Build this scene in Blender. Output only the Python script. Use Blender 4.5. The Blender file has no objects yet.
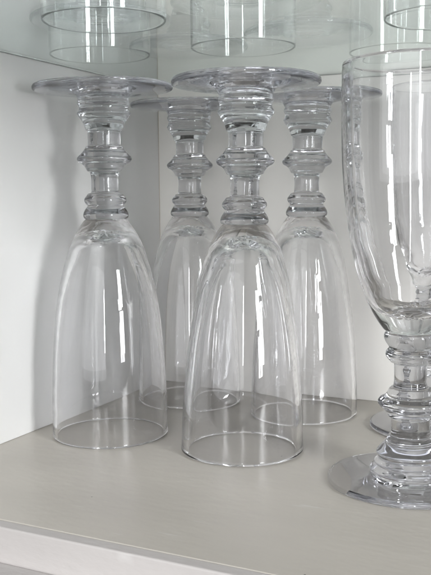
import bpy, math, random
from mathutils import Vector, Matrix

S = bpy.context.scene
COL = S.collection
CM = 0.01
R = math.radians

# ------------------------------------------------------------------ camera
cam_d = bpy.data.cameras.new('camera')
cam = bpy.data.objects.new('camera', cam_d)
COL.objects.link(cam)
PITCH, YAW, ROLL = 0.105, 0.454, -0.009
fwd = Vector((-math.sin(YAW)*math.cos(PITCH), math.cos(YAW)*math.cos(PITCH), -math.sin(PITCH)))
rgt = Vector((math.cos(YAW), math.sin(YAW), 0))
up = rgt.cross(fwd)
r2 = rgt*math.cos(ROLL) + up*math.sin(ROLL)
u2 = -rgt*math.sin(ROLL) + up*math.cos(ROLL)
M = Matrix((r2, u2, -fwd)).transposed().to_4x4()
M.translation = Vector((34.475, -60.21, 15.087))*CM
cam.matrix_world = M
cam_d.sensor_fit = 'VERTICAL'
cam_d.sensor_height = 24.0
cam_d.lens = 836.76/575*24.0
cam_d.clip_start = 0.01
cam_d.clip_end = 50
S.camera = cam

# ------------------------------------------------------------------ world: a dim, uneven room
w = bpy.data.worlds.new('World')
S.world = w
w.use_nodes = True
nt = w.node_tree
bg = nt.nodes['Background']
N_, L_ = nt.nodes.new, nt.links.new
tc = N_('ShaderNodeTexCoord')
sp = N_('ShaderNodeSeparateXYZ'); L_(tc.outputs['Generated'], sp.inputs['Vector'])
zr = N_('ShaderNodeMapRange'); zr.interpolation_type = 'SMOOTHSTEP'
zr.inputs['From Min'].default_value = 0.35; zr.inputs['From Max'].default_value = 0.75
zr.inputs['To Min'].default_value = 0.29; zr.inputs['To Max'].default_value = 0.42
L_(sp.outputs['Z'], zr.inputs['Value'])
nz = N_('ShaderNodeTexNoise')                      # furniture, pictures, doorways: darker and paler patches
nz.inputs['Scale'].default_value = 3.0
nz.inputs['Detail'].default_value = 1.5
L_(tc.outputs['Generated'], nz.inputs['Vector'])
nr = N_('ShaderNodeMapRange')
nr.inputs['From Min'].default_value = 0.42; nr.inputs['From Max'].default_value = 0.58
nr.inputs['To Min'].default_value = 0.04; nr.inputs['To Max'].default_value = 2.0
L_(nz.outputs['Fac'], nr.inputs['Value'])
mu = N_('ShaderNodeMath'); mu.operation = 'MULTIPLY'
L_(zr.outputs['Result'], mu.inputs[0]); L_(nr.outputs['Result'], mu.inputs[1])
cb = N_('ShaderNodeCombineColor')
for ch, k in (('Red', 1.0), ('Green', 0.985), ('Blue', 0.96)):
    m_ = N_('ShaderNodeMath'); m_.operation = 'MULTIPLY'; m_.inputs[1].default_value = k
    L_(mu.outputs[0], m_.inputs[0]); L_(m_.outputs[0], cb.inputs[ch])
L_(cb.outputs['Color'], bg.inputs['Color'])
bg.inputs['Strength'].default_value = 0.5

# ------------------------------------------------------------------ the window, two tall panes of daylight in front and to the right, plus an added fill
def window_or_fill_lamp(off, width, height, zc, radiance, az=62.0, dist=1.5, shape='RECTANGLE'):  # serves the window panes and the added fill lamp
    a = R(az)
    d = Vector((math.sin(a), -math.cos(a), 0))
    side = Vector((math.cos(a), math.sin(a), 0))
    pos = Vector((0.10, -0.13, 0)) + d*dist + side*off
    pos.z = zc
    l = bpy.data.lights.new('window_or_fill', 'AREA')
    l.shape = shape
    l.size, l.size_y = width, height
    l.energy = radiance*math.pi*width*height
    l.color = (0.97, 0.985, 1.0)
    o = bpy.data.objects.new('window_or_fill', l)
    COL.objects.link(o)
    o.location = pos
    o.rotation_euler = (-d).to_track_quat('-Z', 'Z').to_euler()
    z = d; x = Vector((0, 0, 1)).cross(z).normalized(); y = z.cross(x)
    m = Matrix((x, y, z)).transposed().to_4x4()
    m.translation = pos
    o.matrix_world = m
    return o
for off_, wid_ in ((-0.062, 0.085), (0.052, 0.095)):          # a sash window: two lights above the meeting rail, two below
    window_or_fill_lamp(off_, wid_, 0.42, 0.57, 36)
    window_or_fill_lamp(off_, wid_, 0.30, 0.16, 24)
window_or_fill_lamp(0.0, 0.05, 0.55, 0.36, 26, az=24.0, dist=1.7)      # a far narrow window seen past the photographer

window_or_fill_lamp(-0.15, 2.3, 1.9, 0.85, 1.7, az=-4.0, dist=1.8)       # added broad, soft fill from the front left, not a known window

S.view_settings.view_transform = 'Standard'
S.view_settings.look = 'None'
S.view_settings.exposure = 0.34
S.view_settings.gamma = 1
S.render.engine = 'CYCLES'
S.cycles.max_bounces = 32
S.cycles.transmission_bounces = 28
S.cycles.glossy_bounces = 16
S.cycles.diffuse_bounces = 5
S.cycles.transparent_max_bounces = 16
S.cycles.caustics_reflective = True
S.cycles.caustics_refractive = True
S.cycles.blur_glossy = 0.3
S.cycles.sample_clamp_indirect = 60
S.cycles.use_denoising = True
S.cycles.use_adaptive_sampling = False

# ------------------------------------------------------------------ materials
def new_mat(name):
    m = bpy.data.materials.new(name)
    m.use_nodes = True
    return m, m.node_tree, m.node_tree.nodes['Principled BSDF']

def paint(name, c, rough, stroke_axis=(1, 1, 1), bump=0.15, specks=0.0, var=0.04, scale=14, worn=False, plane='XY'):
    m, t, b = new_mat(name)
    N, L = t.nodes.new, t.links.new
    geo = N('ShaderNodeTexCoord')
    mp = N('ShaderNodeMapping'); mp.inputs['Scale'].default_value = stroke_axis
    L(geo.outputs['Object'], mp.inputs['Vector'])
    n1 = N('ShaderNodeTexNoise'); n1.inputs['Scale'].default_value = scale; n1.inputs['Detail'].default_value = 5
    L(mp.outputs['Vector'], n1.inputs['Vector'])
    n2 = N('ShaderNodeTexNoise'); n2.inputs['Scale'].default_value = scale*14; n2.inputs['Detail'].default_value = 4
    L(mp.outputs['Vector'], n2.inputs['Vector'])
    cr = N('ShaderNodeValToRGB')
    cr.color_ramp.elements[0].position = 0.3
    cr.color_ramp.elements[1].position = 0.7
    cr.color_ramp.elements[0].color = (*[v*(1-var) for v in c], 1)
    cr.color_ramp.elements[1].color = (*[min(1, v*(1+var)) for v in c], 1)
    L(n1.outputs['Fac'], cr.inputs['Fac'])
    col = cr.outputs['Color']
    if specks:
        v = N('ShaderNodeTexVoronoi'); v.inputs['Scale'].default_value = 30; v.voronoi_dimensions = '2D'
        sx = N('ShaderNodeSeparateXYZ'); L(geo.outputs['Object'], sx.inputs['Vector'])
        cx = N('ShaderNodeCombineXYZ')
        L(sx.outputs[plane[0]], cx.inputs['X']); L(sx.outputs[plane[1]], cx.inputs['Y'])
        L(cx.outputs['Vector'], v.inputs['Vector'])
        lt = N('ShaderNodeMath'); lt.operation = 'LESS_THAN'; lt.inputs[1].default_value = 0.013
        L(v.outputs['Distance'], lt.inputs[0])
        sep = N('ShaderNodeSeparateColor'); L(v.outputs['Color'], sep.inputs['Color'])
        g = N('ShaderNodeMath'); g.operation = 'LESS_THAN'; g.inputs[1].default_value = specks
        L(sep.outputs['Red'], g.inputs[0])
        mu = N('ShaderNodeMath'); mu.operation = 'MULTIPLY'
        L(lt.outputs[0], mu.inputs[0]); L(g.outputs[0], mu.inputs[1])
        mx = N('ShaderNodeMix'); mx.data_type = 'RGBA'
        mx.inputs['B'].default_value = (0.16, 0.15, 0.13, 1)
        L(mu.outputs[0], mx.inputs['Factor']); L(col, mx.inputs['A'])
        col = mx.outputs['Result']
    if worn:   # pale scuffs, thin and drawn out along the board
        m3 = N('ShaderNodeMapping'); m3.inputs['Scale'].default_value = (14, 110, 14)
        L(geo.outputs['Object'], m3.inputs['Vector'])
        n3 = N('ShaderNodeTexNoise'); n3.inputs['Scale'].default_value = 1.6; n3.inputs['Detail'].default_value = 3
        L(m3.outputs['Vector'], n3.inputs['Vector'])
        c3 = N('ShaderNodeMapRange'); c3.inputs['From Min'].default_value = 0.68; c3.inputs['From Max'].default_value = 0.74
        c3.inputs['To Max'].default_value = 0.35
        L(n3.outputs['Fac'], c3.inputs['Value'])
        mx = N('ShaderNodeMix'); mx.data_type = 'RGBA'
        mx.inputs['B'].default_value = (0.80, 0.79, 0.77, 1)
        L(c3.outputs['Result'], mx.inputs['Factor']); L(col, mx.inputs['A'])
        col = mx.outputs['Result']
    L(col, b.inputs['Base Color'])
    mr = N('ShaderNodeMapRange'); mr.inputs['To Min'].default_value = rough-0.07; mr.inputs['To Max'].default_value = rough+0.09
    L(n1.outputs['Fac'], mr.inputs['Value']); L(mr.outputs['Result'], b.inputs['Roughness'])
    bp = N('ShaderNodeBump'); bp.inputs['Strength'].default_value = bump; bp.inputs['Distance'].default_value = 0.0012 if worn else 0.0006
    L(n2.outputs['Fac'], bp.inputs['Height']); L(bp.outputs['Normal'], b.inputs['Normal'])
    return m

M_WALL = paint('white_wall_paint', (0.80, 0.80, 0.79), 0.55, (1, 1, 0.25), 0.22, 0.0, 0.03, 9)
M_BACK = paint('back_panel_paint', (0.84, 0.82, 0.78), 0.5, (1, 1, 0.2), 0.2, 0.0, 0.035, 9)
M_SHELF = paint('shelf_paint', (0.59, 0.555, 0.50), 0.36, (0.5, 1, 1), 0.2, 0.16, 0.08, 12, worn=True)
M_EDGE = paint("shelf_edge_paint", (0.59, 0.56, 0.545), 0.45, (0.5, 1, 1), 0.22, 0.0, 0.05, 22, worn=True, plane='XZ')
M_FRAME = paint('face_frame_paint', (0.50, 0.48, 0.47), 0.45, (0.5, 1, 1), 0.25, 0.0, 0.08, 25, worn=True)
M_DARK = paint('added_dark_panel', (0.05, 0.045, 0.04), 0.5)  # dark tone for the added unseen panels that the glass picks up
M_GAP = paint("joint_filler", (0.60, 0.53, 0.45), 0.8)

def glass(name, ior, tint, ripple, stretch=(1, 1, 0.3), density=0.0, vol=(1, 1, 1), rough=0.0):
    m, t, b = new_mat(name)
    N, L = t.nodes.new, t.links.new
    t.nodes.remove(b)
    b = N('ShaderNodeBsdfGlass')
    b.distribution = 'BECKMANN' if rough else 'GGX'
    b.inputs['Color'].default_value = (*tint, 1)
    b.inputs['Roughness'].default_value = rough
    b.inputs['IOR'].default_value = ior
    L(b.outputs['BSDF'], t.nodes['Material Output'].inputs['Surface'])
    if ripple:
        tc = N('ShaderNodeTexCoord')
        mp = N('ShaderNodeMapping'); mp.inputs['Scale'].default_value = stretch
        L(tc.outputs['Object'], mp.inputs['Vector'])
        n = N('ShaderNodeTexNoise'); n.inputs['Scale'].default_value = 48; n.inputs['Detail'].default_value = 1.0
        L(mp.outputs['Vector'], n.inputs['Vector'])
        bp = N('ShaderNodeBump'); bp.inputs['Strength'].default_value = ripple; bp.inputs['Distance'].default_value = 0.002
        L(n.outputs['Fac'], bp.inputs['Height']); L(bp.outputs['Normal'], b.inputs['Normal'])
    if density:
        v = N('ShaderNodeVolumeAbsorption')
        v.inputs['Color'].default_value = (*vol, 1)
        v.inputs['Density'].default_value = density
        L(v.outputs['Volume'], t.nodes['Material Output'].inputs['Volume'])
    return m

M_GLASS = glass('blown_clear_glass', 1.5, (0.988, 0.988, 0.991), 0.08)
M_STEM = glass('pressed_clear_glass', 1.5, (0.83, 0.832, 0.842), 0.07, (1, 1, 1))
M_FOOT = glass('clear_foot_glass', 1.5, (0.935, 0.937, 0.947), 0.02)
M_THIN = glass('thin_clear_glass', 1.5, (0.985, 0.99, 0.99), 0.05)
M_PLATE = glass('green_plate_glass', 1.5, (0.97, 0.985, 0.98), 0, density=8, vol=(0.2, 0.58, 0.46))

# ------------------------------------------------------------------ helpers
def link(name, verts, faces, mat, parent=None, smooth=False):
    me = bpy.data.meshes.new(name)
    me.from_pydata(verts, [], faces)
    me.validate(); me.update()
    if smooth:
        for p in me.polygons: p.use_smooth = True
    me.materials.append(mat)
    o = bpy.data.objects.new(name, me)
    COL.objects.link(o)
    if parent: o.parent = parent
    return o

def bevel_box(name, lo, hi, mat, bevel=0.0, parent=None, seg=3):
    import bmesh
    bm = bmesh.new()
    bmesh.ops.create_cube(bm, size=1)
    for v in bm.verts:
        v.co = Vector([(lo[i]+hi[i])/2 + v.co[i]*(hi[i]-lo[i]) for i in range(3)])*CM
    if bevel:
        bmesh.ops.bevel(bm, geom=bm.edges[:], offset=bevel*CM, segments=seg, profile=0.5, affect='EDGES')
    me = bpy.data.meshes.new(name)
    bm.to_mesh(me); bm.free()
    if bevel:      # only the rounded edge strips are smooth, the broad faces stay flat
        big = max(p.area for p in me.polygons)
        for p in me.polygons: p.use_smooth = max(abs(c) for c in p.normal) < 0.999
    me.materials.append(mat)
    o = bpy.data.objects.new(name, me)
    COL.objects.link(o)
    if parent: o.parent = parent
    return o

def spline(pts, n=6):
    """Catmull-Rom through (r, z) points."""
    out = []
    P = [pts[0]] + list(pts) + [pts[-1]]
    for i in range(1, len(P)-2):
        p0, p1, p2, p3 = P[i-1], P[i], P[i+1], P[i+2]
        for k in range(n):
            t = k/n
            out.append(tuple(0.5*((2*p1[j]) + (-p0[j]+p2[j])*t + (2*p0[j]-5*p1[j]+4*p2[j]-p3[j])*t*t
                                  + (-p0[j]+3*p1[j]-3*p2[j]+p3[j])*t**3) for j in (0, 1)))
    out.append(tuple(pts[-1]))
    return [(max(0.0, a), b) for a, b in out]

NS = 144
def lathe(name, profile, warp, mat, parent, flip_order=False):
    """Open or closed surface of revolution; profile in cm, ordered so that the outside lies to its left going up."""
    verts, faces, rings = [], [], []
    for r, z in profile:
        if r < 1e-4:
            rings.append([len(verts)]); verts.append(warp(0, 0, z))
        else:
            ids = []
            for i in range(NS):
                a = 2*math.pi*i/NS
                ids.append(len(verts)); verts.append(warp(r, a, z))
            rings.append(ids)
    for A, B in zip(rings, rings[1:]):
        for i in range(NS):
            j = (i+1) % NS
            if len(A) == 1: f = [A[0], B[j], B[i]]
            elif len(B) == 1: f = [A[i], A[j], B[0]]
            else: f = [A[i], A[j], B[j], B[i]]
            faces.append(f[::-1] if flip_order else f)
    return link(name, verts, faces, mat, parent, True)

def empty(name, loc, label, cat, group=None):
    o = bpy.data.objects.new(name, None)
    COL.objects.link(o)
    o.empty_display_size = 0.02
    o.location = Vector(loc)*CM
    o['label'] = label; o['category'] = cat
    if group: o['group'] = group
    return o

# ------------------------------------------------------------------ the cabinet (setting)
def struct(o):
    o['kind'] = 'structure'
    return o
struct(bevel_box('shelf_board', (-1.5, -30.1, -1.9), (75, 1.5, 0), M_SHELF, 0.045))
b = bevel_box('front_edge', (-1.5, -30.85, -1.95), (75, -30.102, -0.012), M_EDGE, 0.09, seg=4)
struct(b)
struct(bevel_box('face_frame', (-4.5, -33.0, -6.0), (75, -30.856, -1.72), M_FRAME, 0.10))
struct(bevel_box('wall_left', (-2.0, -31.5, 0.02), (0, 1.5, 62), M_WALL))
struct(bevel_box('wall_back', (0.07, 0, 0.02), (75, 1.5, 62), M_BACK))
struct(bevel_box('added_dark_top', (-2.0, -31.5, 62.01), (80, 1.5, 64), M_DARK))  # out of view, added dark so the glass has darkness to reflect
struct(bevel_box('added_dark_side', (75.02, -31.5, 0.02), (77, 1.5, 62), M_DARK))  # unseen side, added dark to put dark refractions into the goblets
struct(bevel_box('wall_joint', (0.003, 0.05, 0.03), (0.068, 1.2, 61), M_GAP))

# ------------------------------------------------------------------ goblets
H_G = 22.0
# (r, z) measured from the rim (z = 0) to the underside of the foot (z = 22)
BOWL_SLIM = [(3.72, .14), (3.69, .6), (3.66, 1.6), (3.59, 2.9), (3.46, 4.7), (3.28, 6.6), (3.04, 8.2), (2.76, 10.0), (2.48, 11.1), (2.17, 12.1), (1.83, 12.8), (1.45, 13.4), (1.27, 13.58)]
BOWL_FULL = [(3.72, .14), (3.70, .6), (3.69, 1.6), (3.66, 2.9), (3.57, 4.7), (3.44, 6.4), (3.26, 8.1), (2.98, 9.6), (2.62, 11.0), (2.23, 12.1), (1.83, 12.85), (1.45, 13.4), (1.27, 13.58)]
RING_A = [(1.27, 13.58), (1.38, 13.64), (1.43, 13.82), (1.36, 14.05), (1.20, 14.30), (1.14, 14.42)]
RING_B = [(1.14, 14.42), (1.22, 14.50), (1.32, 14.66), (1.30, 14.85), (1.18, 15.00), (1.12, 15.09), (1.05, 15.15), (0.91, 15.19)]
STEM_LOW = [(0.91, 15.19), (0.87, 15.26), (0.85, 15.6), (0.85, 16.1), (0.90, 16.40), (0.94, 16.47), (1.06, 16.50)]
KNOP = [(1.06, 16.50), (1.12, 16.58), (1.24, 16.80), (1.40, 16.95), (1.60, 17.06), (1.70, 17.20), (1.69, 17.34), (1.57, 17.48), (1.44, 17.60), (1.30, 17.76), (1.20, 17.92), (1.15, 18.00), (1.05, 18.04)]
STEM_HIGH = [(1.05, 18.04), (1.02, 18.10), (1.02, 18.5), (1.03, 18.90), (1.06, 18.97), (1.14, 19.0)]
COLLAR = [(1.14, 19.0), (1.17, 19.12), (1.26, 19.40), (1.44, 19.70), (1.60, 19.95), (1.66, 20.08), (1.62, 20.20), (1.54, 20.34), (1.53, 20.52),
          (1.59, 20.66), (1.63, 20.80), (1.58, 20.95), (1.57, 21.08), (1.64, 21.22), (1.72, 21.36)]
COLLAR_WIDE = [(1.14, 19.0), (1.19, 19.10), (1.30, 19.36), (1.52, 19.66), (1.72, 19.96), (1.78, 20.12), (1.70, 20.26), (1.66, 20.36), (1.76, 20.50), (1.88, 20.66),
          (1.86, 20.78), (1.80, 20.86), (1.95, 21.00), (2.08, 21.14), (2.06, 21.26), (1.96, 21.36)]
FOOT = [(2.1, 21.44), (2.7, 21.53), (3.4, 21.60), (4.0, 21.63), (4.22, 21.645), (4.31, 21.68), (4.355, 21.76), (4.36, 21.85), (4.335, 21.94), (4.26, 21.99), (4.1, 22.0),
        (3.4, 21.99), (2.6, 21.96), (1.6, 21.93), (0.7, 21.90), (0.0, 21.89)]
THICK = lambda z, t: t + 0.05*math.exp(-z/0.35) + 0.0008*z*z + 0.006*z        # wall of the bowl, thicker towards its base

def goblet(x, y, label, seed, upright=False, bowl=BOWL_SLIM, lean=(0, 0), turn=0.0, extra=0.0, group='stemmed goblets on the painted shelf', foot_r=1.0, thick=0.27, collar=COLLAR, shift=0.0):
    rnd = random.Random(seed)
    root = empty('goblet', (x, y, 0.03), label, 'goblet', group)
    root.rotation_euler.z = turn
    ph = [rnd.uniform(0, 6.28) for _ in range(9)]
    def warp(r, a, z):
        # hand-blown: slightly out of round, a breath of waviness and lean
        k = 1 + 0.0032*math.sin(2*a+ph[0]+z*.05) + 0.0018*math.sin(3*a+ph[1]-z*.12) + 0.0012*math.sin(5*a+ph[2]+z*.2)
        zz = z*(1+shift/16) if z < 18.98 else 18.98*(1+shift/16) + (z-18.98)/3.02*(22+extra-18.98*(1+shift/16))
        dz = 0.0
        if z > 19: dz = 0.045*(z-19)/3*math.sin(a+ph[3])*min(1, r/4) + 0.012*math.sin(4*a+ph[4])*(r > 2)
        px = r*k*math.cos(a) + lean[0]*(z/22); py = r*k*math.sin(a) + lean[1]*(z/22)
        if 12.2 < z < 12.6 and 0.05 < r < 1.1:
            dz += 0.025*math.sin(3*a+ph[6]+r*4)+0.018*math.sin(7*a+ph[7]-r*6)
        wob = 0.02*math.sin(z*.9+ph[5]) if 13.6 < z < 21.4 else 0
        pz = zz + dz
        if upright: pz = (H_G+extra) - pz
        return ((px+wob)*CM, py*CM, pz*CM)
    FL = upright
    # bowl: inner wall from the cavity's dome down to the rim, round the rim, up the outer wall
    def outer_r(zq):
        for (r0, z0), (r1, z1) in zip(bowl, bowl[1:]):
            if z0 <= zq <= z1: return r0 + (r1-r0)*(zq-z0)/(z1-z0)
    inner = [(r - THICK(z, thick), z) for r, z in bowl if z < 8.0]
    for z in (8.4, 9.2, 10.0, 10.7, 11.3):          # the wall thickens into the solid base of the bowl
        q = (z-7.6)/3.7
        inner.append((outer_r(z) - THICK(z, thick) - 0.22*q*q, z))
    R0 = inner[-1][0]
    dome = [(0.0, 12.42), (0.18, 12.48), (0.34, 12.40), (0.52, 12.47), (0.76, 12.40), (R0*.60, 12.26), (R0*.76, 12.03), (R0*.90, 11.70)]
    inside = spline(dome + inner[::-1], 7)
    ro, ri = bowl[0][0], bowl[0][0]-THICK(.14, thick)
    lip = [((ro+ri)/2 - (ro-ri)/2*math.cos(math.pi*i/10), .14-.14*math.sin(math.pi*i/10)) for i in range(1, 10)]
    outside = spline(bowl, 7)
    lathe('bowl', inside + lip + outside, warp, M_GLASS, root, FL)
    st = lathe('stem', spline(STEM_LOW, 5), warp, M_STEM, root, FL)
    lathe('stem_section', spline(STEM_HIGH, 5), warp, M_STEM, st, FL)
    lathe('ring', spline(RING_A, 5), warp, M_STEM, st, FL)
    lathe('ring', spline(RING_B, 5), warp, M_STEM, st, FL)
    lathe('knop', spline(KNOP, 5), warp, M_STEM, st, FL)
    lathe('collar', spline(collar, 5), warp, M_STEM, st, FL)
    lathe('foot', spline([(r*foot_r if r > 3 else r, z) for r, z in [collar[-1]] + FOOT], 5), warp, M_FOOT, root, FL)
    return root

goblet(14.12, -15.0, 'foremost of the upturned clear goblets, its foot overlapping two feet behind it', 11, lean=(0.36, 0.05), thick=0.36)
goblet(4.92, -15.4, 'upturned clear goblet close to the white left wall, its wavy shadow beside it', 23, bowl=BOWL_FULL, thick=0.21, shift=0.36, extra=0.2)
goblet(14.55, -5.15, 'upturned clear goblet near the back panel, between the foremost upturned goblet and the upright one', 37, lean=(0.2, 0), shift=0.3, extra=0.15)
goblet(5.19, -4.57, 'upturned clear goblet in the back corner, farthest away and partly hidden', 41, lean=(0.1, 0), shift=0.3, extra=0.15)
BOWL_UP = [(3.72, .14), (3.73, .6), (3.74, 1.6), (3.73, 2.9), (3.70, 4.5), (3.60, 6.2), (3.40, 7.8), (3.18, 9.2), (2.85, 10.6), (2.42, 11.8), (1.95, 12.75), (1.5, 13.4), (1.27, 13.58)]
goblet(24.66, -16.64, 'large clear goblet standing upright on its foot, cut off by the right edge', 53, True, bowl=BOWL_UP, thick=0.40, collar=COLLAR_WIDE, shift=0.43)
goblet(23.9, -5.4, 'upright clear goblet behind the nearer upright one, only its foot and stem showing', 67, True, bowl=BOWL_UP, shift=0.43)

# ------------------------------------------------------------------ the glass shelf and the glasses standing on it
ZS, TS = 24.1, 0.62
pl = bevel_box('glass_shelf', (0.04, -30.0, ZS), (74, -0.04, ZS+TS), M_PLATE, 0.012, seg=1)
pl['label'] = 'greenish clear plate glass shelf spanning the cabinet above the upturned goblets'
pl['category'] = 'shelf'

M_STRIP, t_, b_ = new_mat('dark_green_edge_strip')
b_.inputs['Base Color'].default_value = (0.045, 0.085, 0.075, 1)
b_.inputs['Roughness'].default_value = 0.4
bevel_box('dark_edge_strip', (0.05, -29.9, ZS+0.03), (0.08, -0.12, ZS+0.30), M_STRIP, 0, pl)  # opaque dark green strip set inside the plate along its left end
bevel_box('dark_edge_strip', (0.09, -0.08, ZS+0.03), (73.9, -0.05, ZS+0.57), M_STRIP, 0, pl)  # the same opaque strip, inside the plate along the back

TUMBLER = [(3.20, .10), (3.21, .5), (3.22, 2), (3.20, 5), (3.12, 7.5), (2.98, 9.0), (2.80, 9.5), (2.55, 9.68), (2.2, 9.72), (1.2, 9.68), (0, 9.66)]
def tumbler(x, y, label, seed):
    rnd = random.Random(seed)
    root = empty('drinking_glass', (x+0.5, y-1.15, ZS+TS+0.02), label, 'glass', 'glasses on the glass shelf')
    ph = [rnd.uniform(0, 6.28) for _ in range(4)]
    def warp(r, a, z):
        k = 1 + 0.004*math.sin(2*a+ph[0]) + 0.002*math.sin(3*a+ph[1]+z*.1)
        return (r*k*math.cos(a)*CM, r*k*math.sin(a)*CM, z*CM)
    inner = [(0, 8.9), (1.4, 8.88), (2.3, 8.75), (2.75, 8.4), (2.97, 7.5), (3.08, 5), (3.10, 2), (3.09, .5), (3.08, .10)]
    lip = [(3.14 - .06*math.cos(math.pi*i/6), .10-.08*math.sin(math.pi*i/6)) for i in range(1, 6)]
    body = [p for p in TUMBLER if p[1] <= 7.5 and p[0] > 3]
    lathe('bowl', spline(inner, 5) + lip + spline(body, 5), warp, M_THIN, root)
    lathe('base', spline([p for p in TUMBLER if p[1] >= 7.5], 5), warp, M_THIN, root)
    return root
tumbler(9.46, -21.64, 'drinking glass on the glass shelf, above the foot of the goblet by the left wall', 3)
tumbler(3.6, -13.26, 'drinking glass on the glass shelf in the back left corner against the wall', 5)
tumbler(12.66, -11.25, 'drinking glass on the glass shelf above the foot of the foremost upturned goblet', 7)
tumbler(25.4, -14.14, 'drinking glass on the glass shelf at the top right corner', 9)
tumbler(20.83, -5.12, 'drinking glass on the glass shelf just above the rim of the upright goblet', 13)
